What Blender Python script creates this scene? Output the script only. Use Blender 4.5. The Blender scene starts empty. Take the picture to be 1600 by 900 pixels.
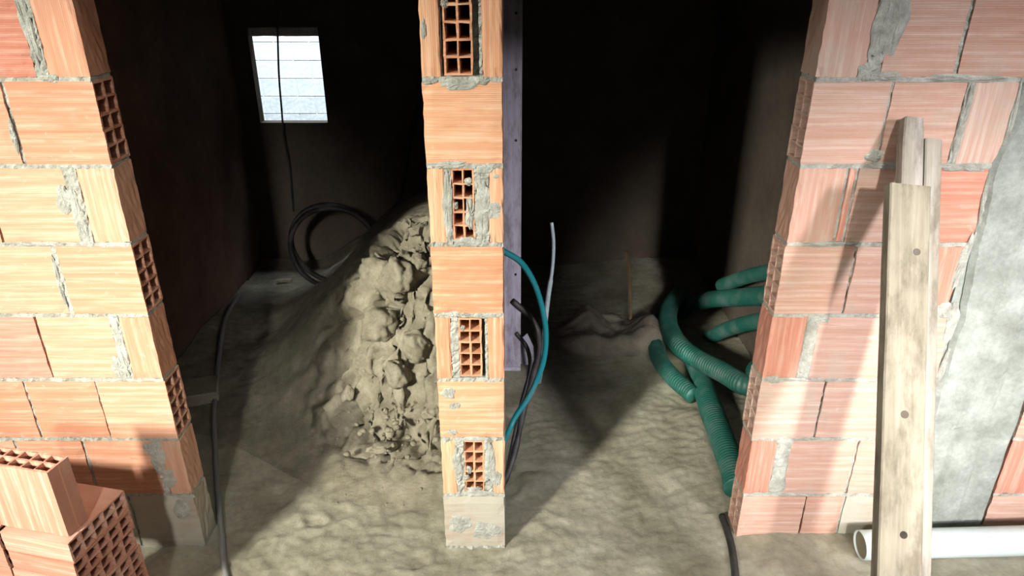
import bpy, bmesh, math, random
from mathutils import Vector, Matrix, noise
random.seed(7)
R = math.radians
SC = bpy.context.scene
COL = SC.collection

# ---------------------------------------------------------------- camera, world, lights, exposure
CAM_H, CAM_D, FPX = 2.19, 2.2, 1100.0
PITCH = math.atan(FPX / 2400.0)
cd = bpy.data.cameras.new('camera'); cam = bpy.data.objects.new('camera', cd); COL.objects.link(cam)
cam.location = (0, -CAM_D, CAM_H); cam.rotation_euler = (math.pi / 2 - PITCH, 0, 0)
cd.sensor_width = 36; cd.lens = FPX / 1600 * 36; cd.clip_start = 0.02
SC.camera = cam
w = bpy.data.worlds.new('world'); SC.world = w; w.use_nodes = True
w.node_tree.nodes['Background'].inputs[0].default_value = (0.72, 0.80, 1.0, 1)
w.node_tree.nodes['Background'].inputs[1].default_value = 0.05
SC.view_settings.view_transform = 'Standard'; SC.view_settings.look = 'None'
SC.view_settings.gamma = 1; SC.view_settings.use_curve_mapping = False
SC.view_settings.exposure = 0.5

def area(name, loc, tgt, sx, sy, power, col, spread=180):
    l = bpy.data.lights.new(name, 'AREA'); l.shape = 'RECTANGLE'; l.size = sx; l.size_y = sy
    l.energy = power; l.color = col; l.spread = math.radians(spread)
    o = bpy.data.objects.new(name, l); COL.objects.link(o); o.location = loc
    o.rotation_euler = (Vector(tgt) - Vector(loc)).to_track_quat('-Z', 'Y').to_euler()
    return o
# daylight of the half-built house: open bays left and right behind the photographer, then added narrow beams and an overhead fill
area('bay_light_left', (-3.6, -4.8, 3.2), (-.2, 1.0, .4), .5, .8, 36, (1.0, .97, .88), 36)
area('bay_light_right', (3.1, -4.9, 3.2), (.80, 1.0, .2), .5, .8, 15.5, (.95, .92, 1.0), 36)
area('wall_beam', (.2, -8.3, 4.5), (-1.82, 0, .9), .45, .5, 5.2, (1.0, .96, .92), 17)  # central daylight cut into two narrow made-up beams, kept off the rooms
area('wall_beam', (.4, -8.3, 4.5), (1.60, 0, .8), .45, .5, 9.8, (1.0, .97, .94), 15)
area('overhead_fill', (0.2, -1.3, 5.2), (0.1, -.75, .8), 3.4, 1.1, 35, (1.0, .98, .93))  # added overhead fill; no roof opening is known there
# daylight falling into the yard behind the house
area('yard_light', (-2.2, 4.3, 4.6), (-2.2, 6.4, .6), 3.0, 1.4, 350, (.80, .90, 1.0))

# ---------------------------------------------------------------- view rays (to place things on the ground)
def ray(px, py):
    u = (px - 800) / FPX; v = (py - 450) / FPX; c, s = math.cos(PITCH), math.sin(PITCH)
    return Vector((u, c - v * s, -s - v * c))
def at(px, py, Y):
    d = ray(px, py); t = (CAM_D + Y) / d.y
    return Vector((d.x * t, Y, CAM_H + d.z * t))

# ---------------------------------------------------------------- materials
def mat(name, rough=.9, metal=0.0):
    m = bpy.data.materials.new(name); m.use_nodes = True; nt = m.node_tree
    b = nt.nodes['Principled BSDF']; b.inputs['Roughness'].default_value = rough
    b.inputs['Metallic'].default_value = metal
    b.inputs['Specular IOR Level'].default_value = .3
    return m, nt, b
class G:
    def __init__(s, nt): s.nt = nt; s.tc = nt.nodes.new('ShaderNodeTexCoord'); s.L = nt.links
    def n(s, t, **k):
        x = s.nt.nodes.new(t)
        for a, v in k.items():
            if a in ('operation', 'blend_type', 'data_type', 'wave_type', 'bands_direction', 'feature'): setattr(x, a, v)
        return x
    def mapping(s, scale=(1, 1, 1), rand=True, coord='Object'):
        mp = s.n('ShaderNodeMapping'); mp.inputs['Scale'].default_value = scale
        s.L.new(s.tc.outputs[coord], mp.inputs['Vector'])
        if rand:
            oi = s.n('ShaderNodeObjectInfo'); mu = s.n('ShaderNodeMath', operation='MULTIPLY'); mu.inputs[1].default_value = 37.0
            s.L.new(oi.outputs['Random'], mu.inputs[0]); s.L.new(mu.outputs[0], mp.inputs['Location'])
        return mp.outputs[0]
    def noise(s, vec, scale=5, detail=4, rough=.55, dist=0):
        x = s.n('ShaderNodeTexNoise'); x.inputs['Scale'].default_value = scale; x.inputs['Detail'].default_value = detail
        x.inputs['Roughness'].default_value = rough; x.inputs['Distortion'].default_value = dist
        s.L.new(vec, x.inputs['Vector']); return x.outputs['Fac']
    def ramp(s, fac, stops):
        x = s.n('ShaderNodeValToRGB'); e = x.color_ramp.elements
        while len(e) < len(stops): e.new(.5)
        for i, (p, c) in enumerate(stops): e[i].position = p; e[i].color = (c[0], c[1], c[2], 1) if len(c) == 3 else c
        s.L.new(fac, x.inputs[0]); return x.outputs[0]
    def mix(s, f, a, b, mode='MIX'):
        x = s.n('ShaderNodeMix', data_type='RGBA', blend_type=mode)
        for idx, v in ((0, f), (6, a), (7, b)):
            if isinstance(v, (int, float)): x.inputs[idx].default_value = v
            elif isinstance(v, tuple): x.inputs[idx].default_value = (*v, 1)
            else: s.L.new(v, x.inputs[idx])
        return x.outputs[2]
    def math(s, op, a, b=None, c=None):
        x = s.n('ShaderNodeMath', operation=op)
        for i, v in enumerate((a, b, c)):
            if v is None: continue
            if isinstance(v, (int, float)): x.inputs[i].default_value = v
            else: s.L.new(v, x.inputs[i])
        return x.outputs[0]
    def sep(s, vec):
        x = s.n('ShaderNodeSeparateXYZ'); s.L.new(vec, x.inputs[0]); return x.outputs
    def bump(s, h, strength, dist, prev=None):
        x = s.n('ShaderNodeBump'); x.inputs['Strength'].default_value = strength; x.inputs['Distance'].default_value = dist
        s.L.new(h, x.inputs['Height'])
        if prev is not None: s.L.new(prev, x.inputs['Normal'])
        return x.outputs[0]

def terracotta(name, base, dark, light, coat=0.0, groove=1.0):
    """extruded clay: fine lines along local X, pale rubbed ridges, cement specks"""
    base, dark, light = [tuple(v * .78 for v in k) for k in (base, dark, light)]
    m, nt, b = mat(name, .92); g = G(nt)
    obj = g.mapping((1, 1, 1), rand=False); o = g.sep(obj)
    streak = g.mapping((2.2, 2.2, 60))
    st = g.noise(streak, 1.6, 3, .6)
    big = g.noise(g.mapping((1, 1, 1)), 7, 3)
    c = g.ramp(st, [(.30, dark), (.5, base), (.72, light)])
    c = g.mix(g.math('MULTIPLY', big, .55), c, base)
    # per-brick tone
    oi = g.n('ShaderNodeObjectInfo')
    tone = g.ramp(oi.outputs['Random'], [(0, (.90, .80, .76)), (.5, (1, 1, 1)), (1, (1.0, 1.06, 1.10))])
    c = g.mix(1.0, c, tone, 'MULTIPLY')
    # five broad ribs over the height of the brick: pale crest lines
    ph = g.math('MULTIPLY', o[2], 2 * math.pi / .05)
    wob = g.math('MULTIPLY', g.noise(g.mapping((3, 3, 8)), 2, 2), 1.0)
    rib = g.math('POWER', g.math('MULTIPLY_ADD', g.math('COSINE', g.math('ADD', ph, wob)), .5, .5), 9.0)
    ribm = g.math('MULTIPLY', g.math('MULTIPLY', rib, g.ramp(g.noise(g.mapping((9, 9, 20)), 1.2, 3), [(.36, (0, 0, 0)), (.6, (1, 1, 1))])), .55)
    c = g.mix(ribm, c, light)
    spk = g.ramp(g.noise(g.mapping((1, 1, 1)), 26, 5, .7), [(.63, (0, 0, 0)), (.72, (1, 1, 1))])
    c = g.mix(g.math('MULTIPLY', spk, .35), c, (.50, .45, .38))
    smear = g.ramp(g.noise(g.mapping((1, 1, 1)), 5.5, 4, .62), [(.60 - coat * .32, (0, 0, 0)), (.70 - coat * .2, (1, 1, 1))])
    c = g.mix(g.math('MULTIPLY', smear, .25 + coat * .6), c, (.36, .35, .28))
    nt.links.new(c, b.inputs['Base Color'])
    fine = g.math('SINE', g.math('MULTIPLY', o[2], 2 * math.pi / .0062))
    h = g.math('ADD', g.math('MULTIPLY', fine, .5 * groove), g.math('MULTIPLY', rib, 1.4 * groove))
    n1 = g.bump(h, .32, .0012)
    n2 = g.bump(g.noise(g.mapping((1, 1, 3)), 70, 4), .35, .002, n1)
    nt.links.new(n2, b.inputs['Normal'])
    return m
M = {}
M['clay_left'] = terracotta('clay_salmon', (.63, .325, .20), (.55, .265, .155), (.74, .48, .34))
M['clay_pier'] = terracotta('clay_orange', (.68, .36, .20), (.60, .30, .155), (.80, .54, .35))
M['clay_right'] = terracotta('clay_rose', (.57, .355, .265), (.50, .29, .205), (.66, .50, .40), .15)
M['clay_red'] = terracotta('clay_red', (.58, .26, .18), (.50, .20, .13), (.68, .42, .31))
M['clay_coated'] = terracotta('clay_cement_coated', (.44, .36, .27), (.38, .30, .22), (.52, .46, .37), .95, .8)
M['clay_stack'] = terracotta('clay_fresh', (.60, .31, .21), (.53, .25, .16), (.72, .49, .37))
M['clay_smooth'] = terracotta('clay_smooth', (.48, .215, .115), (.42, .18, .095), (.55, .28, .16), 0, .1)

def rough_mat(name, stops, sc=6, bump=.6, bdist=.01, bsc=30, rough=.95, coord='Object', rand=False):
    m, nt, b = mat(name, rough); g = G(nt)
    v = g.mapping((1, 1, 1), rand=rand, coord=coord)
    c = g.ramp(g.noise(v, sc, 6, .6), stops)
    f = g.noise(v, sc * 9, 3, .6)
    c = g.mix(.35, c, g.mix(1.0, c, g.ramp(f, [(.3, (.62, .62, .6)), (.7, (1.25, 1.25, 1.2))]), 'MULTIPLY'))
    nt.links.new(c, b.inputs['Base Color'])
    n1 = g.bump(g.noise(v, bsc, 6, .65), bump, bdist)
    n1 = g.bump(g.noise(v, bsc * 5, 4, .7, .6), bump * .7, bdist * .28, n1)
    nt.links.new(n1, b.inputs['Normal'])
    return m
M['mortar'] = rough_mat('cement_mortar', [(.3, (.23, .23, .19)), (.55, (.36, .365, .315)), (.75, (.48, .49, .43))], 22, .9, .006, 90)
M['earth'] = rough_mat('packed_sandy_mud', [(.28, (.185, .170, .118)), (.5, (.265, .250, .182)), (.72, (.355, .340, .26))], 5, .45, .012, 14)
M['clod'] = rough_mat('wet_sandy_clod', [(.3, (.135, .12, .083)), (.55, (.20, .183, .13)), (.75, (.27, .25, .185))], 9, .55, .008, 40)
M['concrete'] = rough_mat('board_marked_concrete', [(.3, (.17, .18, .155)), (.5, (.25, .27, .24)), (.72, (.36, .385, .345))], 7, .8, .01, 34)
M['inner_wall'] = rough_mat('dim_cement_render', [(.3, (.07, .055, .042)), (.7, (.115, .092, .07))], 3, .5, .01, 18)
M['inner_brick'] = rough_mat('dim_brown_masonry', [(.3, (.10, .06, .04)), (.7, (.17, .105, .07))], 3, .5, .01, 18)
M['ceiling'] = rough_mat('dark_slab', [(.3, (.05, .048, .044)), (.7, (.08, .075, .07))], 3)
M['neighbour'] = rough_mat('pale_limewash', [(.3, (.66, .72, .76)), (.5, (.80, .84, .86)), (.7, (.92, .94, .95))], 4, .4, .01, 20)
M['lintel'] = rough_mat('bounce_lit_lintel', [(.3, (.50, .55, .62)), (.7, (.72, .78, .85))], 8)  # lightened: daylight bounced off the sill is put into the colour
M['sack'] = rough_mat('dusty_sackcloth', [(.3, (.15, .13, .105)), (.7, (.27, .235, .19))], 8, .4, .004, 60)
M['white_scrap'] = rough_mat('dusty_white_board', [(.3, (.40, .38, .45)), (.7, (.55, .53, .60))], 8)

def wood(name, a, b_, c_, sc=1.0, along=2):
    m, nt, b = mat(name, .75); g = G(nt)
    s = [26, 26, 26]; s[along] = 1.5
    v = g.mapping(tuple(k * sc for k in s))
    c = g.ramp(g.noise(v, 1.3, 5, .6, .5), [(.3, a), (.52, b_), (.72, c_)])
    big = g.noise(g.mapping((1, 1, 1)), 3.2, 4, .6)
    c = g.mix(g.ramp(big, [(.5, (0, 0, 0)), (.75, (.5, .5, .5))]), c, c_)
    nt.links.new(c, b.inputs['Base Color'])
    mott = g.ramp(g.noise(g.mapping((6, 6, 2.2)), 3.0, 6, .68), [(.36, (.62, .60, .56)), (.52, (1, 1, 1)), (.7, (1.12, 1.12, 1.1))])
    c = g.mix(1.0, c, mott, 'MULTIPLY'); nt.links.new(c, b.inputs['Base Color'])
    nt.links.new(g.bump(g.noise(v, 2.5, 5, .6), .7, .004), b.inputs['Normal'])
    return m
M['timber'] = wood('weathered_timber', (.19, .165, .115), (.26, .23, .165), (.33, .295, .22))
M['timber_pale'] = wood('pale_timber', (.23, .205, .155), (.29, .265, .215), (.36, .335, .29))
M['plank'] = wood('dusty_grey_plank', (.30, .27, .325), (.40, .37, .43), (.48, .45, .52))

def plain(name, col, rough=.5, spec=.5, bump=0, bsc=40):
    m, nt, b = mat(name, rough); g = G(nt); b.inputs['Specular IOR Level'].default_value = spec
    v = g.mapping((1, 1, 1))
    c = g.mix(g.ramp(g.noise(v, 9, 5, .6), [(.45, (0, 0, 0)), (.75, (.6, .6, .6))]), col, tuple(min(1, .5 * k + .12) for k in col))
    nt.links.new(c, b.inputs['Base Color'])
    if bump: nt.links.new(g.bump(g.noise(v, bsc, 3), bump, .003), b.inputs['Normal'])
    return m
M['teal'] = plain('teal_rubber', (.008, .235, .265), .35)
M['black'] = plain('black_rubber', (.018, .017, .015), .55)
M['grey_hose'] = plain('dusty_grey_hose', (.20, .20, .19), .6)
M['green'] = plain('green_conduit', (.010, .088, .064), .5)
M['pipe_out'] = plain('white_pvc', (.50, .58, .57), .35)
M['pipe_in'] = plain('mud_inside_pipe', (.22, .21, .15), .9, .1)
M['pale_tube'] = plain('pale_tube', (.42, .50, .52), .4)
M['stick'] = plain('brown_stick', (.16, .11, .06), .8, .2)
M['hole'] = plain('dark_knot', (.035, .028, .02), .9, .1)
M['knot'] = plain('wood_knot', (.10, .08, .055), .8, .1)

# ---------------------------------------------------------------- object helpers
def link(name, bm, m, parent=None, loc=None, rot=None, smooth=False):
    me = bpy.data.meshes.new(name)
    bmesh.ops.recalc_face_normals(bm, faces=bm.faces); bm.to_mesh(me); bm.free()
    for k in (m if isinstance(m, (list, tuple)) else [m]): me.materials.append(k)
    if smooth:
        for p in me.polygons: p.use_smooth = True
    o = bpy.data.objects.new(name, me); COL.objects.link(o)
    if parent: o.parent = parent
    if loc is not None: o.location = loc
    if rot is not None: o.rotation_euler = rot
    return o
def empty(name, loc=(0, 0, 0), rot=(0, 0, 0)):
    o = bpy.data.objects.new(name, None); COL.objects.link(o); o.location = loc; o.rotation_euler = rot
    o.empty_display_size = .1; return o
def tag(o, label=None, cat=None, group=None, kind=None):
    for k, v in (('label', label), ('category', cat), ('group', group), ('kind', kind)):
        if v: o[k] = v
    return o
def bx(bm, x0, x1, y0, y1, z0, z1, bevel=0, mi=0):
    vs = [bm.verts.new((x, y, z)) for x in (x0, x1) for y in (y0, y1) for z in (z0, z1)]
    fs = [bm.faces.new([vs[i] for i in q]) for q in ((0, 1, 3, 2), (4, 6, 7, 5), (0, 4, 5, 1), (2, 3, 7, 6), (0, 2, 6, 4), (1, 5, 7, 3))]
    for f in fs: f.material_index = mi
    if bevel:
        es = list({e for f in fs for e in f.edges})
        bmesh.ops.bevel(bm, geom=es, offset=bevel, segments=1, affect='EDGES')
    return vs
def catmull(pts, n=10):
    P = [Vector(p) for p in pts]; P = [2 * P[0] - P[1]] + P + [2 * P[-1] - P[-2]]; out = []
    for i in range(1, len(P) - 2):
        for k in range(n):
            t = k / n; a, b, c, d = P[i - 1:i + 3]
            out.append(.5 * ((2 * b) + (c - a) * t + (2 * a - 5 * b + 4 * c - d) * t * t + (3 * b - a - 3 * c + d) * t ** 3))
    out.append(P[-2]); return out
def tube(bm, pts, rfun, seg=12, cap=True, mi=0):
    rings = []; up = None
    for i, p in enumerate(pts):
        d = (pts[min(i + 1, len(pts) - 1)] - pts[max(i - 1, 0)]).normalized()
        if up is None: up = Vector((0, 0, 1)) if abs(d.z) < .9 else Vector((1, 0, 0))
        a = (up - d * up.dot(d)).normalized(); up = a; b = d.cross(a); r = rfun(i)
        rings.append([bm.verts.new(p + (a * math.cos(q) + b * math.sin(q)) * r) for q in [2 * math.pi * k / seg for k in range(seg)]])
    for A, B in zip(rings, rings[1:]):
        for k in range(seg):
            f = bm.faces.new((A[k], A[(k + 1) % seg], B[(k + 1) % seg], B[k])); f.material_index = mi
    if cap:
        for Rg in (rings[0], rings[-1]): bm.faces.new(Rg).material_index = mi
    return rings
def resample(pts, step):
    out = [pts[0].copy()]; need = step
    for a, b in zip(pts, pts[1:]):
        L = (b - a).length; p = need
        while p < L: out.append(a.lerp(b, p / L)); p += step
        need = p - L
    return out

# ---------------------------------------------------------------- ground height
def smooth(a, b, x):
    t = max(0, min(1, (x - a) / (b - a))); return t * t * (3 - 2 * t)
def fbm(x, y, s, o=4, seed=0):
    return noise.fractal(Vector((x * s + seed, y * s - seed, seed * 1.7)), 1.0, 2.0, o)
def ground(x, y):
    z = .0 + .065 * smooth(.2, 1.1, x) + .05 * smooth(1.2, 2.1, x)
    z += .014 * fbm(x, y, 2.2, 4, 3) + .005 * fbm(x, y, 8, 5, 9)
    # trampled ridges seen across the doorways
    z += .005 * abs(noise.noise(Vector((x * 4.2 + 1.2 * noise.noise(Vector((x * 2, y * 2, 0))), y * 12 + 1.5 * noise.noise(Vector((x * 2.5, y * 2, 9))), 4)))) * smooth(-1.2, -.2, y) * (.35 + smooth(-.3, .2, x))
    d_, p_ = noise.voronoi(Vector((x * 9, y * 11, 1.5))); z += .006 * (noise.cell(p_[0] * 5) - .5) * smooth(.0, .3, d_[1] - d_[0]) * smooth(.5, .0, x)
    d_, p_ = noise.voronoi(Vector((x * 7, y * 7, 6)))
    z += .007 * (.35 - abs(noise.noise(Vector((x * 11 + 2 * noise.noise(Vector((x * 3, y * 3, 2))), y * 19, 7))))) + .004 * noise.noise(Vector((x * 34, y * 40, 2)))
    if noise.cell(p_[0] * 9) > .82: z -= .014 * smooth(.16, .03, d_[0])
    return z
def mound(x, y):
    if x > -.12 or (x > -.285 and y < .26): return -1
    cr = .10 + .88 * smooth(-1.6, -.48, x)                          # crest height, rising to the right
    s0 = .50 + .34 * smooth(-.5, -1.5, x)                          # foot of the steep slope
    up = smooth(s0 - .34, s0 + .14, y) * .20 + smooth(s0 - .02, s0 + .52, y) * .80
    z = cr * up * (1 - .25 * smooth(1.6, 2.8, y)) - .012
    k = smooth(.03, .22, z) * (.25 + .75 * smooth(-1.2, -.8, x)) * smooth(1.6, 1.2, y)
    z += .04 * fbm(x, y, 3.0, 3, 21) * smooth(.02, .15, z) + k * .03 * fbm(x, y, 9, 4, 5)
    return z + ground(x, y)
def chunky(co):
    """outward relief of the broken, clotted face of the mound"""
    x, y, z = co
    k = smooth(.035, .16, z) * smooth(-1.15, -.82, x - .15 * z) * smooth(1.5, 1.2, y)
    if k <= 0: return 0
    w_ = Vector((noise.noise(co * 5), noise.noise(co * 5 + Vector((7, 0, 0))), noise.noise(co * 5 + Vector((0, 7, 0))))) * .06
    r = 0
    for sc, amp, cre in ((5.2, .075, .05), (12, .030, .025), (27, .009, .008)):
        d, p = noise.voronoi((co + w_) * sc)
        hsh = noise.cell(p[0] * 7.3)
        r += amp * (hsh - .5) + cre * (smooth(0, .30, d[1] - d[0]) - .6)
    return r * k
def terrain(x, y):
    return max(ground(x, y), mound(x, y) + .0)
def hit(px, py, lift=0.0):
    d = ray(px, py); p = Vector((0, -CAM_D, CAM_H)); t = .6
    while t < 8:
        q = p + d * t
        if q.z < terrain(q.x, q.y) + lift: return q
        t += .01
    return q

def heightfield(name, x0, x1, y0, y1, st, fn, m, skirt=None):
    nx = int((x1 - x0) / st); ny = int((y1 - y0) / st); bm = bmesh.new()
    g = [[bm.verts.new((x0 + (x1 - x0) * i / nx, y0 + (y1 - y0) * j / ny, fn(x0 + (x1 - x0) * i / nx, y0 + (y1 - y0) * j / ny))) for i in range(nx + 1)] for j in range(ny + 1)]
    for j in range(ny):
        for i in range(nx):
            q = (g[j][i], g[j][i + 1], g[j + 1][i + 1], g[j + 1][i])
            if skirt is not None and all(v.co.z < skirt for v in q): continue
            bm.faces.new(q)
    bmesh.ops.delete(bm, geom=[v for v in bm.verts if not v.link_faces], context='VERTS')
    return link(name, bm, m, smooth=True)

# ---------------------------------------------------------------- floor
BX0, BX1, YB = -1.98, 1.42, 3.0
fl = heightfield('floor', -3.2, 3.2, -3.4, YB + .05, .0125, ground, M['earth'])
fl['kind'] = 'structure'

# ---------------------------------------------------------------- hollow bricks
def hollow(bm, L, T, Hh, nt_, nh, wall=.008, web=.006, depth=None, jitter=.0012, lip=None):
    """brick centred at origin: holes run along X (length L); T thickness along Y, Hh height along Z.
    nt_ x nh cells, open at both ends"""
    rnd = random.Random(int(L * 1e4 + T * 1e3 + Hh * 77 + random.random() * 1e6))
    ys = [-T / 2]; cw = (T - 2 * wall - (nt_ - 1) * web) / nt_; y = -T / 2 + wall
    for i in range(nt_): ys += [y, y + cw]; y += cw + web
    ys.append(T / 2)
    zs = [-Hh / 2]; ch = (Hh - 2 * wall - (nh - 1) * web) / nh; z = -Hh / 2 + wall
    for i in range(nh): zs += [z, z + ch]; z += ch + web
    zs.append(Hh / 2)
    J = {(a, b): (rnd.uniform(-1, 1) * jitter, rnd.uniform(-1, 1) * jitter) for a in range(len(ys)) for b in range(len(zs))}
    ends = []
    for x in (-L / 2, L / 2):
        g = {(a, b): bm.verts.new((x + rnd.uniform(-1, 1) * jitter, ys[a] + J[a, b][0] * (x > 0 or 1), zs[b] + J[a, b][1])) for a in range(len(ys)) for b in range(len(zs))}
        for a in range(len(ys) - 1):
            for b in range(len(zs) - 1):
                if a % 2 == 1 and b % 2 == 1: continue
                bm.faces.new((g[a, b], g[a + 1, b], g[a + 1, b + 1], g[a, b + 1]))
        ends.append(g)
    A, B = ends; na, nb = len(ys) - 1, len(zs) - 1
    def q(p, r): bm.faces.new((A[p], A[r], B[r], B[p]))
    for a in range(na): q((a, 0), (a + 1, 0)); q((a, nb), (a + 1, nb))
    for b in range(nb): q((0, b), (0, b + 1)); q((na, b), (na, b + 1))
    for a in range(1, na, 2):
        for b in range(1, nb, 2):
            q((a, b), (a + 1, b)); q((a, b + 1), (a + 1, b + 1)); q((a, b), (a, b + 1)); q((a + 1, b), (a + 1, b + 1))
def solid(bm, L, T, Hh, jitter=.0025, n=7):
    """face brick: box with slightly ragged, eased edges; front face is -Y"""
    rnd = random.Random(random.random())
    bx(bm, -L / 2, L / 2, -T / 2, T / 2, -Hh / 2, Hh / 2)
    es = [e for e in bm.edges]
    bmesh.ops.subdivide_edges(bm, edges=es, cuts=n, use_grid_fill=True)
    for v in bm.verts:
        k = 0
        ex = abs(abs(v.co.x) - L / 2) < 1e-5; ez = abs(abs(v.co.z) - Hh / 2) < 1e-5; ey = v.co.y < -T / 2 + 1e-5
        if ey: v.co.y += .0008 * rnd.uniform(-1, 1)
        if ex: v.co.x -= math.copysign(rnd.random() ** 2 * jitter * 1.6 + .0002, v.co.x)
        if ez: v.co.z -= math.copysign(rnd.random() ** 2 * jitter * 1.3 + .0002, v.co.z)
        if ey and (ex or ez): v.co.y += .0022 + rnd.random() ** 3 * .004

mort = {}
def mortar_blob(bm, x0, x1, y0, y1, z0, z1, amp=.004, st=.012, seed=0):
    """cement with an uneven face in the box"""
    b2 = bmesh.new(); bx(b2, x0, x1, y0, y1, z0, z1)
    nx = max(1, int((x1 - x0) / st)); nz = max(1, int((z1 - z0) / st))
    es = [e for e in b2.edges if abs((e.verts[0].co - e.verts[1].co).x) > 1e-6]
    if nx > 1: bmesh.ops.subdivide_edges(b2, edges=es, cuts=nx - 1, use_grid_fill=True)
    es = [e for e in b2.edges if abs((e.verts[0].co - e.verts[1].co).z) > 1e-6]
    if nz > 1: bmesh.ops.subdivide_edges(b2, edges=es, cuts=nz - 1, use_grid_fill=True)
    for v in b2.verts:
        if v.co.y < y0 + 1e-5:
            v.co.y += amp * noise.noise(Vector((v.co.x * 45, v.co.z * 45, seed))) * 1.8 + amp * noise.noise(Vector((v.co.x * 120, v.co.z * 120, seed)))
        if v.co.y < y0 + .03:
            v.co.x += .35 * amp * noise.noise(Vector((v.co.x * 60, v.co.z * 60, seed + 5)))
            v.co.z += .5 * amp * noise.noise(Vector((v.co.x * 60, v.co.z * 60, seed + 9)))
    vm = {v: bm.verts.new(v.co) for v in b2.verts}
    for f in b2.faces: bm.faces.new([vm[v] for v in f.verts])
    b2.free()
def smear(bm, x, z, rx, rz, y=0.0, th=.004, seed=1, lean=0):
    """thin irregular pat of cement stuck on the face y"""
    n = 26; rnd = random.Random(seed); c = bm.verts.new((x, y - th, z)); rings = []
    for k, f in enumerate((.45, .8, 1.0)):
        rg = []
        for i in range(n):
            a = 2 * math.pi * i / n
            q = 1 + .42 * noise.noise(Vector((math.cos(a) * 1.7, math.sin(a) * 1.7, seed * 3.1))) + .16 * noise.noise(Vector((math.cos(a) * 6, math.sin(a) * 6, seed)))
            px_, pz_ = math.cos(a) * rx * f * q, math.sin(a) * rz * f * q
            rg.append(bm.verts.new((x + px_ + lean * pz_, y + (.0015 if k == 2 else -th * (.95, .6)[k] * (1 + .5 * rnd.uniform(-1, 1))), z + pz_)))
        rings.append(rg)
    for i in range(n):
        bm.faces.new((c, rings[0][i], rings[0][(i + 1) % n]))
        for A, B in ((0, 1), (1, 2)): bm.faces.new((rings[A][i], rings[B][i], rings[B][(i + 1) % n], rings[A][(i + 1) % n]))

CZ = [.0, .275, .545, .81, 1.075, 1.34, 1.608, 1.875, 2.14, 2.405]   # course joints
WT = .12                                                          # wall thickness
def wall_brick(par, x0, x1, z0, z1, kind, m, T=WT, y0=0.0, gap=.006, tilt=0, label=None):
    """kind: h = lines along X, hh = the same with its open cells at the end, v = lines upright, f = open cells to the front"""
    w_, h_ = x1 - x0, z1 - z0 - 2 * gap; bm = bmesh.new()
    c = ((x0 + x1) / 2, y0 + T / 2 + random.uniform(-.0015, .003), (z0 + z1) / 2)
    rot = (0, tilt + random.uniform(-.004, .004), 0)
    if kind == 'h': solid(bm, w_, T, h_)
    elif kind == 'hh': hollow(bm, w_, T, h_, 2, 5)
    elif kind == 'v': solid(bm, h_, T, w_); rot = (0, math.pi / 2 + rot[1], 0)
    elif kind == 'f': hollow(bm, T, w_, h_, 2, 5, .006, .006, jitter=.0016); rot = (0, rot[1], math.pi / 2)
    o = link('brick', bm, m, par, c, rot)
    if label: o['label'] = label
    return o
def wall(name, layout, mat_key, zlist, ends, mats={}, face=0.0, T=WT, seed=0, bed=(0.0, 1.0), skipbed=()):
    root = empty(name); root['kind'] = 'structure'
    mb = bmesh.new()
    for ci, row in layout.items():
        z0, z1 = zlist[ci], zlist[ci + 1]
        row = sorted(row, key=lambda r: r[0])
        for r in row:
            m = M[r[3]] if len(r) > 3 and r[3] else M[mat_key]
            wall_brick(root, r[0], r[1], z0, z1, r[2], m, T=T, y0=face)
        xs = row
        for a, b in zip(xs, xs[1:]):                                # upright joints
            g_ = b[0] - a[1]
            if g_ > .0065:
                rec = .010 if g_ < .015 else .002
                mortar_blob(mb, a[1] - .001, b[0] + .001, face + rec, face + T - .004, z0 + .004, z1 - .004, .005 if g_ > .02 else .003, .010, seed + ci)
        a, b = xs[0][0], xs[-1][1]
        mortar_blob(mb, a + .002, b - .002, face + .003, face + T - .003, z0 - .0075, z0 + .0075, .0045, .012, seed + ci + 50)
    return root, mb

# left wall ---------------------------------------------------------------
LJ = -1.275
Lr = {}
Lr[7] = [(LJ - .125, LJ, 'v'), (-1.690, -1.435, 'h', 'clay_red'), (-1.955, -1.70, 'h'), (-2.22, -1.965, 'h')]
Lr[6] = [(LJ - .268, LJ, 'hh'), (-1.812, -1.557, 'h'), (-2.075, -1.82, 'h')]
Lr[5] = [(LJ - .122, LJ, 'v'), (-1.697, -1.438, 'h'), (-1.96, -1.703, 'h'), (-2.22, -1.97, 'h')]
Lr[4] = [(LJ - .256, LJ, 'hh'), (-1.80, -1.547, 'h'), (-2.06, -1.81, 'h')]
Lr[3] = [(LJ - .108, LJ, 'v'), (-1.675, -1.416, 'h'), (-1.94, -1.680, 'h', 'clay_red'), (-2.2, -1.95, 'h')]
Lr[2] = [(LJ - .250, LJ + .002, 'hh'), (-1.790, -1.532, 'h'), (-2.055, -1.797, 'h'), (-2.3, -2.06, 'h')]
Lr[1] = [(LJ - .080, LJ + .004, 'v'), (-1.640, -1.378, 'h'), (-1.90, -1.65, 'h'), (-2.16, -1.91, 'h')]
Lr[0] = [(LJ - .250, LJ + .006, 'h', 'clay_coated'), (-1.785, -1.532, 'h', 'clay_coated'), (-2.04, -1.795, 'h', 'clay_coated'), (-2.3, -2.05, 'h', 'clay_coated')]
Lr[8] = [(-1.53, LJ, 'h'), (-1.79, -1.54, 'h'), (-2.05, -1.80, 'h')]
wl, mb = wall('wall_left', Lr, 'clay_left', CZ, None, seed=1)
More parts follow.
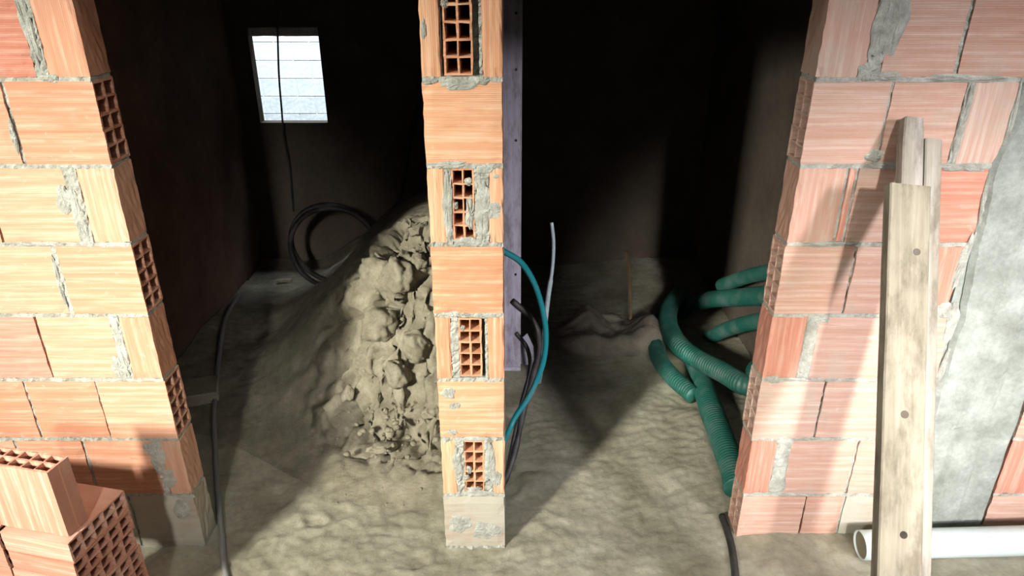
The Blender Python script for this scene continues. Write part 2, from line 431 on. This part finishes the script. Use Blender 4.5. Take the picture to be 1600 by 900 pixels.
for (x, z, rx, rz, s, ln) in [(-1.425, 2.02, .016, .13, 3, -.05), (-1.40, 1.88, .03, .012, 4, 0), (-1.455, 1.50, .03, .05, 5, 0), (-1.425, 1.43, .022, .09, 6, 0),
        (-1.40, .95, .018, .11, 7, 0), (-1.425, .86, .025, .05, 8, 0), (-1.365, .46, .03, .075, 9, .1), (-1.345, .36, .028, .05, 10, .1), (-1.385, .50, .03, .03, 11, 0),
        (-1.30, .27, .04, .012, 12, 0), (-1.56, 1.70, .010, .05, 13, 0), (-1.55, 1.20, .008, .10, 14, 0), (-1.33, .2, .035, .05, 15, 0), (-1.60, 1.343, .12, .009, 16, 0), (-1.45, .812, .09, .008, 17, 0)]:
    smear(mb, x, z, rx, rz, .0, .004, s, ln)
link('mortar', mb, M['mortar'], wl)

# pier between the two openings ----------------------------------------------
PX0, PX1 = -.2735, -.028
pier = empty('wall_middle'); pier['kind'] = 'structure'
mb = bmesh.new()
for ci in range(8):
    z0, z1 = CZ[ci], CZ[ci + 1]
    if ci % 2 == 0:
        m = M['clay_coated'] if ci == 0 else M['clay_pier']
        dx = random.uniform(-.002, .002)
        wall_brick(pier, PX0 + dx, PX1 + dx, z0, z1, 'h', m)
        wall_brick(pier, PX0 + dx, PX1 + dx, z0, z1, 'h', m, y0=.13)
    else:
        hx = {1: (-.186, -.108), 3: (-.190, -.108), 5: (-.196, -.122), 7: (-.205, -.118)}[ci]
        sl = {1: .060, 3: .056, 5: .058, 7: .060}[ci]; sr = {1: .048, 3: .060, 5: .048, 7: .062}[ci]
        wall_brick(pier, PX0, PX0 + sl, z0, z1, 'v', M['clay_pier'], T=.25)
        wall_brick(pier, PX1 - sr, PX1, z0, z1, 'v', M['clay_pier'], T=.25)
        g_ = .010
        o = wall_brick(pier, hx[0], hx[1], z0 + g_, z1 - (.002 if ci != 7 else -.01), 'f', M['clay_pier'], T=.24, y0=.004, tilt={7: -.035, 3: -.02}.get(ci, 0))
        rl = {7: .022, 5: .003, 3: .004, 1: .002}[ci]
        gr = {7: .020, 3: .012}.get(ci, 0)                           # dark gap left beside the cells
        mortar_blob(mb, PX0 + sl - .001, hx[0] - {7: .006}.get(ci, 0), rl, .24, z0 + .004, z1 - .004, .007, .008, ci)
        mortar_blob(mb, hx[1] + gr, PX1 - sr + .001, .003, .24, z0 + .004, z1 - .004, .007, .008, ci + 3)
        if gr: mortar_blob(mb, hx[1], hx[1] + gr + .002, .05, .24, z0 + .004, z1 - .004, .006, .01, ci + 3)
    mortar_blob(mb, PX0 + .001, PX1 - .001, .002, .245, z0 - .007, z0 + .009, .0055, .009, ci + 77)
for (x, z, rx, rz, s) in [(-.16, 1.862, .055, .020, 31), (-.25, 1.872, .025, .010, 32), (-.09, 1.872, .02, .014, 33), (-.2, 1.612, .06, .012, 34), (-.085, 1.60, .03, .016, 35),
        (-.21, 1.48, .018, .10, 36), (-.095, 1.46, .022, .12, 37), (-.15, 1.350, .05, .016, 38), (-.06, 1.46, .03, .035, 39), (-.051, 1.575, .011, .009, 41),
        (-.2, 1.08, .05, .011, 42), (-.10, 1.075, .04, .012, 43), (-.235, .755, .026, .022, 44), (-.215, .70, .020, .014, 45), (-.225, .58, .018, .014, 46), (-.14, .548, .05, .012, 47),
        (-.215, .42, .022, .09, 48), (-.085, .43, .020, .10, 49), (-.14, .285, .06, .016, 50), (-.06, .36, .018, .04, 51), (-.26, 2.02, .01, .03, 52), (-.215, .13, .05, .05, 53), (-.1, .09, .06, .05, 54)]:
    smear(mb, x, z, rx, rz, 0, .003, s)
for (x, z, rx, rz, s) in [(-.140, 1.555, .014, .012, 61), (-.137, 1.445, .017, .055, 62), (-.185, 1.475, .010, .012, 64), (-.178, .36, .012, .01, 65), (-.175, 1.02, .009, .014, 66), (-.196, 2.09, .012, .016, 67), (-.168, .395, .010, .02, 68), (-.15, .30, .03, .012, 69)]:
    smear(mb, x, z, rx, rz, .008, .008, s)
link('mortar', mb, M['mortar'], pier)

# right wall ------------------------------------------------------------------
RJ = .918
Rr = {}
Rr[8] = [(RJ, 1.17, 'hh'), (1.18, 1.43, 'h'), (1.44, 1.69, 'h')]
Rr[7] = [(RJ, RJ + .150, 'v'), (1.110, 1.333, 'h'), (1.345, 1.60, 'h'), (1.61, 1.86, 'h')]
Rr[6] = [(RJ, 1.155, 'hh'), (1.163, 1.388, 'h'), (1.408, 1.550, 'v')]
Rr[5] = [(RJ, 1.070, 'v'), (1.080, 1.102, 'v', 'clay_red'), (1.110, 1.33, 'h'), (1.338, 1.538, 'h', 'clay_red')]
Rr[4] = [(RJ - .002, 1.151, 'hh'), (1.160, 1.395, 'h'), (1.405, 1.520, 'v', 'clay_red')]
Rr[3] = [(RJ - .004, 1.040, 'v', 'clay_red'), (1.080, 1.335, 'h'), (1.345, 1.55, 'h')]
Rr[2] = [(RJ - .004, 1.146, 'hh'), (1.154, 1.402, 'h'), (1.410, 1.56, 'h', 'clay_red')]
Rr[1] = [(RJ, 1.018, 'v', 'clay_red'), (1.070, 1.320, 'h'), (1.330, 1.575, 'h')]
Rr[0] = [(RJ + .002, 1.170, 'hh'), (1.176, 1.325, 'h'), (1.332, 1.575, 'h', 'clay_coated')]
wr, mb = wall('wall_right', Rr, 'clay_right', CZ, None, seed=5)
Rq = {0: [(1.915, 2.16, 'h'), (2.17, 2.42, 'h'), (2.43, 2.6, 'h')], 1: [(1.915, 2.05, 'v', 'clay_red'), (2.06, 2.31, 'h'), (2.32, 2.57, 'h')],
      2: [(1.915, 2.14, 'h'), (2.15, 2.4, 'h')], 3: [(1.915, 2.05, 'v'), (2.06, 2.3, 'h')], 4: [(1.915, 2.16, 'h'), (2.17, 2.4, 'h')], 5: [(1.915, 2.05, 'v'), (2.06, 2.3, 'h')],
      6: [(1.915, 2.16, 'h')], 7: [(1.915, 2.16, 'h')], 8: [(1.915, 2.16, 'h')]}
for ci, row in Rq.items():
    for r in row: wall_brick(wr, r[0], r[1], CZ[ci], CZ[ci + 1], r[2], M[r[3]] if len(r) > 3 else M['clay_right'])
    mortar_blob(mb, row[0][0], row[-1][1], .003, WT - .003, CZ[ci] - .007, CZ[ci] + .007, .004, .014, 60 + ci)
for (x, z, rx, rz, s, ln) in [(1.085, 2.03, .028, .10, 71, .12), (1.075, 1.90, .035, .03, 72, 0), (1.13, 2.05, .03, .11, 73, .1), (1.12, 1.885, .06, .012, 74, 0), (1.36, 1.88, .12, .010, 75, 0), (1.40, 1.74, .014, .12, 76, 0), (1.20, 1.61, .09, .010, 77, 0), (1.15, 1.64, .03, .02, 78, 0),
        (1.45, 1.605, .09, .014, 79, 0), (1.06, 1.343, .09, .009, 80, 0), (1.06, .99, .018, .07, 81, 0), (1.065, .87, .022, .05, 82, 0), (1.08, 1.06, .04, .014, 83, 0), (.955, .812, .03, .016, 84, 0), (1.05, .815, .10, .008, 85, 0),
        (1.20, .55, .12, .008, 86, 0), (1.045, .54, .035, .02, 87, 0), (1.05, .34, .035, .05, 88, 0), (1.06, .28, .12, .010, 89, 0), (1.550, 1.72, .012, .13, 90, -.05), (1.545, 1.46, .013, .12, 91, -.1), (1.525, 1.28, .014, .12, 92, .1), (1.50, 1.09, .045, .03, 95, 0), (1.545, 1.05, .02, .09, 93, 0), (1.565, .88, .012, .10, 96, .1), (1.57, .40, .03, .06, 97, 0)]:
    smear(mb, x, z, rx, rz, 0, .004, s, ln)
link('mortar', mb, M['mortar'], wr)
# concrete column cast between the brickwork, board marks as shallow steps, ragged left edge
bm = bmesh.new()
zs = [i * 2.4 / 120 for i in range(121)]; nx = 22; grid = []
for z in zs:
    l = 1.562 + .022 * noise.noise(Vector((0, z * 6, 3))) + .008 * noise.noise(Vector((0, z * 28, 8))) - .03 * smooth(1.0, 1.5, z) * smooth(1.95, 1.6, z)
    r = 1.905 + .006 * noise.noise(Vector((5, z * 9, 3)))
    row = []
    for i in range(nx + 1):
        x = l + (r - l) * i / nx; bw = (x - 1.56) / .115
        y = -.012 - .003 * (int(bw) % 2) + (.005 if abs(bw - round(bw)) < .07 and 0 < round(bw) < 3 else 0)
        y += .006 * noise.fractal(Vector((x * 14, z * 7, 2)), 1, 2, 4)
        if i in (0, nx): y = .004
        row.append(bm.verts.new((x, y, z)))
    grid.append(row)
for A, B in zip(grid, grid[1:]):
    for i in range(nx): bm.faces.new((A[i], A[i + 1], B[i + 1], B[i]))
link('concrete_column', bm, M['concrete'], wr)['label'] = 'grey board-marked concrete column'
bm = bmesh.new(); bx(bm, 1.53, 1.90, .008, .12, 0, 2.4); link('column_core', bm, M['concrete'], wr)

# ---------------------------------------------------------------- rooms behind
def wallbox(name, x0, x1, y0, y1, z0, z1, m, kind='structure'):
    bm = bmesh.new(); bx(bm, x0, x1, y0, y1, z0, z1); o = link(name, bm, m); o['kind'] = kind; return o
def cutwall(name, x0, x1, y0, y1, z0, z1, hx0, hx1, hz0, hz1, m):
    bm = bmesh.new()
    bx(bm, x0, hx0, y0, y1, z0, z1); bx(bm, hx1, x1, y0, y1, z0, z1); bx(bm, hx0, hx1, y0, y1, z0, hz0); bx(bm, hx0, hx1, y0, y1, hz1, z1)
    o = link(name, bm, m); o['kind'] = 'structure'; return o
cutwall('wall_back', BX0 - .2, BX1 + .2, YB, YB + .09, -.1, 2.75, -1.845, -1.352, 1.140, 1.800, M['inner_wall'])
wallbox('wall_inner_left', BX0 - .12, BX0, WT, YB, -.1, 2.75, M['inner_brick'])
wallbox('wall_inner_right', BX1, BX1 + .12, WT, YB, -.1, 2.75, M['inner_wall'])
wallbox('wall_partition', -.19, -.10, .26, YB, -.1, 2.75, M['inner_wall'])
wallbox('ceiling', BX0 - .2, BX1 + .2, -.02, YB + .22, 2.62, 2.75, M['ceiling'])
wallbox('trim_1', LJ + .001, RJ - .001, 0, .25, 2.145, 2.62, M['concrete'])
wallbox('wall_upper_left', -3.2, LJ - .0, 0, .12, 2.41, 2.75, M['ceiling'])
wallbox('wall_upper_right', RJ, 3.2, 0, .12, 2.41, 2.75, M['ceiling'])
# window: the hole, its lintel, ledge and frame of daylight
win = empty('window_1', (-1.6, YB, 1.14)); win['kind'] = 'structure'
bm = bmesh.new(); b2 = bx(bm, -.249, .252, .02, .09, .598, .658, .006)
bmesh.ops.subdivide_edges(bm, edges=[e for e in bm.edges if e.calc_length() > .3], cuts=14)
for v in bm.verts: v.co.z += .004 * noise.noise(Vector((v.co.x * 20, v.co.y * 9, 1)))
link('window_lintel', bm, M['lintel'], win)
# yard wall of blocks beyond the window
yard = empty('block_wall', (0, 6.2, 0)); tag(yard, 'bright pale block wall seen outside through the small window', 'wall')
bm = bmesh.new(); bx(bm, -.195, .195, -.007, .0, -.095, .095, .003); proto = None
k = 0
for r in range(9):
    for c in range(9):
        x = -4.3 + c * .4 + (.2 if r % 2 else 0); z = .1 + r * .2
        if proto is None: proto = link('block', bm, M['neighbour'], yard); o = proto
        else: o = proto.copy(); COL.objects.link(o); o.parent = yard
        o.location = (x, random.uniform(-.002, .002), z)
bm = bmesh.new(); bx(bm, -4.6, -.6, .0, .15, -.2, 1.9); link('joint_backing', bm, M['neighbour'], yard)
wallbox('ground_yard', -5, 1, YB + .22, 6.35, -.2, -.02, M['earth'])
bpy.data.objects['ground_yard'].name = 'floor_yard'
# cable hanging across the window
bm = bmesh.new(); tube(bm, catmull([at(433, 20, 2.93), at(434, 60, 2.93), at(436, 120, 2.93), at(440, 170, 2.93), at(444, 215, 2.93), at(452, 260, 2.95), at(458, 330, 2.97)]), lambda i: .007, 8)
tag(link('hanging_cable', bm, M['black'], smooth=True), 'thin black cable hanging down in front of the small bright window', 'cable')
bm = bmesh.new(); tube(bm, catmull([at(662, 60, 2.9), at(655, 150, 2.9), at(640, 220, 2.9), at(630, 290, 2.9), at(608, 345, 2.9), at(590, 372, 2.85)]), lambda i: .012, 8)
tag(link('hanging_cable', bm, M['black'], smooth=True), 'black cable hanging on the dark back wall just left of the brick pier', 'cable')

# ---------------------------------------------------------------- earth mound in the left room
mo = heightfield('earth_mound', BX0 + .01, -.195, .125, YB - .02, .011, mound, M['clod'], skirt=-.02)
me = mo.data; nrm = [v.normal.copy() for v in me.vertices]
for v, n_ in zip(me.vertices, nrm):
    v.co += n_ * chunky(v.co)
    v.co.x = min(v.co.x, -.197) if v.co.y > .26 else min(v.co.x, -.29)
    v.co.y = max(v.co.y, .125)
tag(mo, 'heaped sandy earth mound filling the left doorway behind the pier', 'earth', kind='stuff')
def clod(p, s, seed, flat=(1, 1, .8), name='earth_clod', m='clod'):
    bm = bmesh.new(); bmesh.ops.create_icosphere(bm, subdivisions=4 if s > .035 else 2, radius=1)
    rnd = random.Random(seed); ax = Vector((rnd.uniform(.8, 1.2), rnd.uniform(.8, 1.2), 1))
    for v in bm.verts:
        n = v.co.normalized(); r = 1 + .34 * noise.noise(n * 1.3 + Vector((seed, 0, 0))) + .16 * noise.noise(n * 3.4 + Vector((0, seed, 0)))
        c = noise.voronoi(n * 1.6 + Vector((seed, seed, 0)))[0]; r += .20 * (c[1] - c[0])
        v.co = Vector((n.x * ax.x * flat[0], n.y * ax.y * flat[1], n.z * flat[2])) * r * s
    return link(name, bm, M[m], None, p, (rnd.uniform(-.4, .4), rnd.uniform(-.4, .4), rnd.uniform(0, 6)), smooth=True)
for i, (px, py, s, fl_, lab) in enumerate([
    (618, 432, .085, (.8, 1, 1.1), 'large smooth sandy clod at the crest of the earth mound'),
    (590, 512, .095, (1, .9, .85), 'broad rounded sandy clod jutting out halfway down the mound edge'),
    (650, 545, .070, (.8, .8, 1.3), 'tall angular sandy clod beside the pier halfway up the mound'),
    (618, 590, .060, (.8, .8, 1.2), 'long sandy clod below the broad rounded one'),
    (650, 410, .045, (1, 1, .8), 'small pale clod on the mound crest next to the pier'),
    (595, 705, .050, (1.5, .8, .5), 'flat pale clod with a lit rim at the foot of the mound'),
    (540, 620, .040, (.7, .7, 1.1), 'pale little clod on the shadow edge of the mound')]):
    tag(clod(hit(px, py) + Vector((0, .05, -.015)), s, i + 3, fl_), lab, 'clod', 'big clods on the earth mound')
rnd = random.Random(11)
for i in range(60):
    if i < 44: px, py = rnd.gauss(600, 30), rnd.gauss(668, 26)
    else: px, py = rnd.uniform(440, 680), rnd.uniform(680, 800)
    if px > 684 or px < 400: continue
    s = rnd.uniform(.005, .016) * (1 if i < 44 else .5)
    tag(clod(hit(px, py) + Vector((0, 0, s * .3)), s, 100 + i), 'small crumb of earth scattered at the foot of the mound', 'clod', 'earth crumbs at the mound foot')

# black hose coil standing on the mound, hose on the left, small block
c0 = at(520, 385, 2.2)
bm = bmesh.new(); pts = []
for k in range(110):
    a = -.35 + k / 110 * 4.2 * math.pi; r_ = .30 + .012 * math.sin(a * 1.7)
    pts.append(c0 + Vector((math.cos(a) * r_, .03 * (k / 27) - .02, math.sin(a) * r_ * .95 - .02)))
tube(bm, pts, lambda i: .018, 9)
tag(link('hose_coil', bm, M['black'], smooth=True), 'black hose coiled on the dark mound under the small window', 'hose')
bm = bmesh.new()
P = [hit(358, 915, .01), hit(350, 880, .012), hit(347, 840, .014), hit(343, 800, .015), hit(337, 720, .014), hit(335, 640, .015), hit(342, 560, .015), hit(352, 500, .015), hit(372, 462, .015)]
P = catmull(P, 8); tube(bm, P, lambda i: .0135, 10)
tag(link('ground_hose', bm, M['grey_hose'], smooth=True), 'dusty dark grey hose running over the floor past the left jamb into the room', 'hose')
p = hit(312, 640)
bm = bmesh.new(); bx(bm, -.12, .12, -.10, .10, -.02, .09, .008); solid_ = link('concrete_block', bm, M['earth'], None, p + Vector((-.06, .12, -.02)), (0, 0, .3))
tag(solid_, 'dim grey block lying on the floor against the left inner wall', 'block')
p = hit(445, 441)
bm = bmesh.new(); bx(bm, -.055, .055, -.02, .02, -.004, .012, .003); tag(link('wood_scrap', bm, M['timber'], None, p + Vector((0, 0, .012)), (0, 0, .15)), 'small pale scrap lying on the dark shoulder of the mound', 'scrap')

# ---------------------------------------------------------------- right room contents
# upright grey plank behind the pier
pl = empty('plank', (-.055, 1.40, ground(-.05, 1.40)))
bm = bmesh.new(); bx(bm, -.105, .105, 0, .028, 0, 2.55, .004)
link('board', bm, M['plank'], pl)
for z in (.62, 1.37, 1.72, 1.98):
    bm = bmesh.new(); bmesh.ops.create_cone(bm, cap_ends=True, segments=10, radius1=.008, radius2=.006, depth=.008)
    link('nail_head', bm, M['hole'], pl, (.075, -.001, z), (math.pi / 2, 0, 0))
bm = bmesh.new(); bx(bm, -.107, .107, -.008, .03, -.002, .022, .003); link('end_batten', bm, M['white_scrap'], pl)
tag(pl, 'dusty purple-grey plank standing upright behind the brick pier', 'plank')
# white offcut on the floor beside it
bm = bmesh.new()
o2 = [(-.05, 0), (.06, 0), (.055, .12), (.02, .20), (-.05, .14)]
f = bm.faces.new([bm.verts.new((x, 0, z)) for x, z in o2]); ex = bmesh.ops.extrude_face_region(bm, geom=[f])
bmesh.ops.translate(bm, verts=[v for v in ex['geom'] if isinstance(v, bmesh.types.BMVert)], vec=(0, .018, 0))
tag(link('board_offcut', bm, M['white_scrap'], None, (.075, 1.46, .0), (-.2, 0, .1)), 'pale pointed board offcut leaning by the foot of the grey plank', 'board')
# teal hose
bm = bmesh.new()
P = catmull([at(752, 372, .40), at(788, 393, .42), at(815, 411, .45), at(836, 446, .48), at(849, 490, .50), at(853, 530, .50), at(847, 572, .48), at(828, 617, .44), at(806, 650, .40), at(792, 680, .36), at(770, 730, .33)], 10)
tube(bm, P, lambda i: .0125, 12)
tag(link('teal_hose', bm, M['teal'], smooth=True), 'bright teal garden hose bowed out behind the pier in the right doorway', 'hose')
bm = bmesh.new()
P = catmull([at(800, 470, .62), at(832, 500, .62), at(843, 540, .60), at(832, 590, .56), at(818, 640, .50), at(808, 690, .44), at(797, 730, .36), at(784, 760, .32)], 10)
tube(bm, P, lambda i: .014 + .002 * math.sin(i * .5), 12)
tag(link('black_hose', bm, M['black'], smooth=True), 'thick black hose with a frayed wrap hanging behind the teal hose', 'hose')
bm = bmesh.new()
P = catmull([at(806, 520, .70), at(824, 545, .68), at(828, 580, .64), at(815, 630, .58), at(800, 700, .50), at(792, 745, .40)], 10)
tube(bm, P, lambda i: .010, 10)
tag(link('black_hose', bm, M['black'], smooth=True), 'thinner black hose hanging left of the thick black hose', 'hose')
bm = bmesh.new()
P = catmull([at(862, 348, 1.15), at(865, 380, 1.15), at(863, 420, 1.15), at(857, 460, 1.17), at(852, 505, 1.2), at(848, 560, 1.24), at(842, 600, 1.27)], 8)
tube(bm, P, lambda i: .009 if i < 20 else .013, 10)
tag(link('pale_tube', bm, M['pale_tube'], smooth=True), 'thin pale tube sticking up out of the floor behind the teal hose', 'tube')
bm = bmesh.new()
P = catmull([at(979, 392, 1.95), at(983, 430, 1.93), at(985, 480, 1.9), at(984, 545, 1.86)], 6)
tube(bm, P, lambda i: .013, 8)
tag(link('stick', bm, M['stick'], smooth=True), 'thin brown stick standing upright in the grey sack', 'stick')
# crumpled sack
bm = bmesh.new(); nx, ny = 60, 40; g_ = []
for j in range(ny + 1):
    row = []
    for i in range(nx + 1):
        u, v = i / nx * 2 - 1, j / ny * 2 - 1
        x = .62 + u * .33 + .05 * v; y = 1.80 + v * .27 - .16 * u * (1 if u > 0 else .2)
        r = math.sqrt(u * u * .9 + v * v)
        e = max(0, 1 - r ** 3)
        rim = math.exp(-((v + .75 - .35 * u * u) ** 2) * 26)                 # raised front fold curving round
        lobe = math.exp(-((u - .72) ** 2 * 12 + (v + .1) ** 2 * 2.2))
        peak = math.exp(-((u + .45) ** 2 * 16 + (v - .35) ** 2 * 9))
        h = .012 + .055 * e + .075 * rim * e ** .3 + .13 * lobe + .12 * peak - .04 * math.exp(-((u - .1) ** 2 * 5 + (v - .1) ** 2 * 5))
        h += .022 * (1 - abs(noise.noise(Vector((u * 2.5 + v, v * 5, 8)))) * 3) * e
        h *= smooth(1.32, 1.12, r)
        row.append(bm.verts.new((x, y, ground(x, y) + h - .012)))
    g_.append(row)
for A, B in zip(g_, g_[1:]):
    for i in range(nx): bm.faces.new((A[i], A[i + 1], B[i + 1], B[i]))
tag(link('sack', bm, M['sack'], smooth=True), 'crumpled dusty grey sack lying on the floor at the back of the right room', 'sack')

# green corrugated conduit
def corrugated(pts, r, name, label, m='green'):
    P = resample(catmull(pts, 24), .0045); bm = bmesh.new()
    tube(bm, P, lambda i: r * (1.0 if (i % 4) < 2 else .91), 18)
    o = link(name, bm, M[m], smooth=True); tag(o, label, 'pipe', 'green conduit in the right room'); return o
def hl(px, py, lift): return hit(px, py, lift)
corrugated([hl(1062, 458, .10), hl(1046, 482, .12), hl(1045, 510, .14), hl(1062, 540, .15), hl(1092, 562, .16), hl(1130, 582, .17), hl(1170, 602, .19), Vector((1.31, 1.0, .26)), Vector((1.33, .80, .28)), Vector((1.30, .62, .24))], .056, 'corrugated_conduit',
           'green corrugated conduit curving over the others toward the right jamb')
corrugated([hl(1082, 552, .05), hl(1094, 585, .06), hl(1106, 625, .06), hl(1124, 675, .06), hl(1146, 735, .06), hl(1152, 765, .065)], .060, 'corrugated_conduit',
           'green corrugated conduit running steeply down the floor to the foot of the right jamb')
corrugated([hl(1040, 480, .05), hl(1024, 515, .05), hl(1028, 555, .052), hl(1050, 588, .052), hl(1084, 618, .052)], .048, 'corrugated_conduit',
           'green corrugated conduit nearest the sack, lowest of the coil')
corrugated([at(1068, 512, 1.98), at(1066, 490, 1.96), at(1082, 475, 1.88), at(1110, 468, 1.72), at(1150, 465, 1.48), at(1180, 463, 1.28), at(1202, 461, 1.13), at(1235, 455, .93)], .052, 'corrugated_conduit',
           'green corrugated conduit reaching level with the middle of the right jamb')
corrugated([at(1128, 446, 1.7), at(1150, 438, 1.52), at(1175, 430, 1.35), at(1203, 425, 1.13), at(1235, 420, .98)], .042, 'corrugated_conduit', 'dim green corrugated conduit, topmost of the coil beside the right jamb')
corrugated([at(1108, 528, 1.7), at(1135, 515, 1.5), at(1165, 506, 1.3), at(1200, 500, 1.08), at(1230, 500, .95)], .045, 'corrugated_conduit', 'dim green corrugated conduit between the crossing one and the level one')
# black rubber strip on the ground beside right jamb
bm = bmesh.new()
P = catmull([hit(1128, 806, .01), hit(1136, 828, .006), hit(1143, 855, .004), hit(1147, 880, .004), hit(1150, 912, .004)], 8)
tube(bm, P, lambda i: .015, 10)
tag(link('ground_cable', bm, M['black'], smooth=True), 'black rubber hose lying on the floor at the foot of the right jamb', 'hose')

# ---------------------------------------------------------------- white pipe along the right wall
pr = .056
a = Vector((1.355, -.125, .07 + pr + .012)); b = Vector((3.1, -.13, .13 + pr + .02))
pp = empty('drain_pipe', a); d = (b - a)
bm = bmesh.new(); pts = [Vector((0, 0, 0)) + d * (i / 30) for i in range(31)]
ro = tube(bm, pts, lambda i: pr, 32, cap=False)
ri = tube(bm, [p_ for p_ in pts[:6]], lambda i: pr - .004, 32, cap=False)
for k in range(32): bm.faces.new((ro[0][k], ro[0][(k + 1) % 32], ri[0][(k + 1) % 32], ri[0][k]))
link('pipe_wall', bm, M['pipe_out'], pp, smooth=True)
bm = bmesh.new(); rg = tube(bm, [d * .004, d * .005], lambda i: pr - .0045, 32); link('mud_plug', bm, M['pipe_in'], pp)
tag(pp, 'white plastic drain pipe lying along the foot of the right wall', 'pipe')

# ---------------------------------------------------------------- timbers leaning on the right wall
def timber(name, top, foot, width, thick, m, label, nails=(), round_top=False, seed=0):
    """board between two points (centre line of its front face)"""
    T, Fp = Vector(top), Vector(foot); ax = (T - Fp); L = ax.length; ax.normalize()
    xa = Vector((1, 0, 0)); xa = (xa - ax * xa.dot(ax)).normalized(); ya = ax.cross(xa)
    root = empty(name, Fp); root.rotation_euler = Matrix((xa, ya, ax)).transposed().to_euler()
    bm = bmesh.new(); n = 40
    def prof(z):
        return .0022 * noise.noise(Vector((seed, z * 3, 1))), .0022 * noise.noise(Vector((seed + 9, z * 3, 4)))
    rings = []
    for i in range(n + 1):
        z = L * i / n; l, r_ = prof(z); e = .004
        x0, x1 = -width / 2 + l, width / 2 + r_
        if round_top and i == n: x0 += .004; x1 -= .003
        sec = [(x0 + e, 0), (x1 - e, 0), (x1, e), (x1, thick - e), (x1 - e, thick), (x0 + e, thick), (x0, thick - e), (x0, e)]
        zz = z + (random.uniform(-.004, .004) if i == n else 0)
        rings.append([bm.verts.new((x, y, zz)) for x, y in sec])
    for A, B in zip(rings, rings[1:]):
        for k in range(8): bm.faces.new((A[k], A[(k + 1) % 8], B[(k + 1) % 8], B[k]))
    bm.faces.new(rings[0]); bm.faces.new(rings[-1])
    link('plank_body', bm, m, root)
    for (x, z, r, mk, nm) in nails:
        b2 = bmesh.new(); bmesh.ops.create_cone(b2, cap_ends=True, segments=20, radius1=r, radius2=r, depth=.003 if mk == 'hole' else .0022)
        link(nm, b2, M[mk], root, (x, -.0005, L - z), (math.pi / 2, 0, 0))
    return tag(root, label, 'timber', 'timbers leaning on the right wall'), L
SL = .63                                                            # lean: run per rise
def lean_point(px, py, back):
    d_ = ray(px, py); o_ = Vector((0, -CAM_D, CAM_H))                 # plane Y = -.21 + back + SL * (z - 1.61)
    t = (-.21 + back + SL * (o_.z - 1.61) - o_.y) / (d_.y - SL * d_.z)
    return o_ + d_ * t
def line(pt, pb):
    d_ = pb - pt; t = (pt.z - ground(1.1, -1.1)) / -d_.z
    return pt, pt + d_ * t
T1, F1 = line(lean_point(1423.5, 290, 0), lean_point(1406.5, 900, 0))
timber('leaning_timber', T1, F1, .119, .042, M['timber'], 'wide weathered timber board in front, lower than the two behind', [(.022, .195, .010, 'knot', 'knot'), (.0, .66, .011, 'knot', 'knot'), (.006, .985, .010, 'hole', 'bolt_hole')], seed=1)
dv = T1 - F1
T3, F3 = line(lean_point(1460, 215, .052), lean_point(1442, 900, .052))
timber('leaning_timber', T3, F3, .050, .035, M['timber_pale'], 'rough pale timber showing along the right edge of the wide board', seed=8)
T2 = lean_point(1430, 184, .052); T2, F2 = line(T2, T2 + (F3 - T3))
timber('leaning_timber', T2 + Vector((-.001, 0, 0)), F2 + Vector((-.012, 0, 0)), .062, .042, M['timber_pale'], 'narrow pale timber with the highest top end, behind the wide board', round_top=True, seed=4)

# ---------------------------------------------------------------- loose hollow bricks at the left
YAW = R(-12)
ux = Vector((math.cos(YAW), math.sin(YAW), 0)); uy = Vector((-math.sin(YAW), math.cos(YAW), 0))
fr = Vector((-1.378, -.547, 0))                                      # front right corner of the stack
bm = bmesh.new(); hollow(bm, .25, .25, .078, 5, 2, .007, .005)
bm2 = bm.copy(); bm2.free()
first = None; names = ['lowest', 'second', 'third', 'fourth', 'fifth', 'sixth', 'top']
base0 = .015
for i in range(7):
    top = .560 - (6 - i) * .0795; z = top - .0395
    c = fr - ux * .125 + uy * .125 + Vector((random.uniform(-.006, .006), random.uniform(-.005, .005), 0))
    if first is None: o = first = link('hollow_brick', bm, M['clay_stack'])
    else: o = first.copy(); COL.objects.link(o)
    if i == 6: c = fr - ux * .125 + uy * .125
    o.location = (c.x, c.y, z); o.rotation_euler = (0, 0, YAW + (random.uniform(-.04, .04) if i < 6 else 0))
    if i == 6: tag(o, 'hollow brick lying flat on top of the low stack, under the upright brick', 'brick', 'loose hollow bricks')
    else: tag(o, 'hollow brick lying flat in the bottom left stack, %s from the floor' % names[i], 'brick', 'loose hollow bricks')
for i, nm in ((6, 'on top'), (5, 'in the second layer'), (4, 'in the third layer')):
    o = first.copy(); COL.objects.link(o); c = fr - ux * .125 + uy * .125 - ux * .268
    o.location = (c.x, c.y, .560 - (6 - i) * .0795 - .0395); o.rotation_euler = (0, 0, YAW)
    tag(o, 'hollow brick lying flat at the left picture edge, %s of the stack' % nm, 'brick', 'loose hollow bricks')
bm = bmesh.new(); hollow(bm, .25, .08, .25, 2, 5, .007, .006)
cu = Vector((-1.388, -.520, 0)) - ux * .125 + uy * .04
o = link('hollow_brick', bm, M['clay_stack'], None, (cu.x, cu.y, .5625 + .125), (0, math.pi / 2, YAW))
o.rotation_mode = 'XYZ'; o.rotation_euler = (Matrix.Rotation(YAW, 3, 'Z') @ Matrix.Rotation(math.pi / 2, 3, 'Y')).to_euler()
tag(o, 'hollow brick standing upright with its cells open upwards on the stack', 'brick', 'loose hollow bricks')
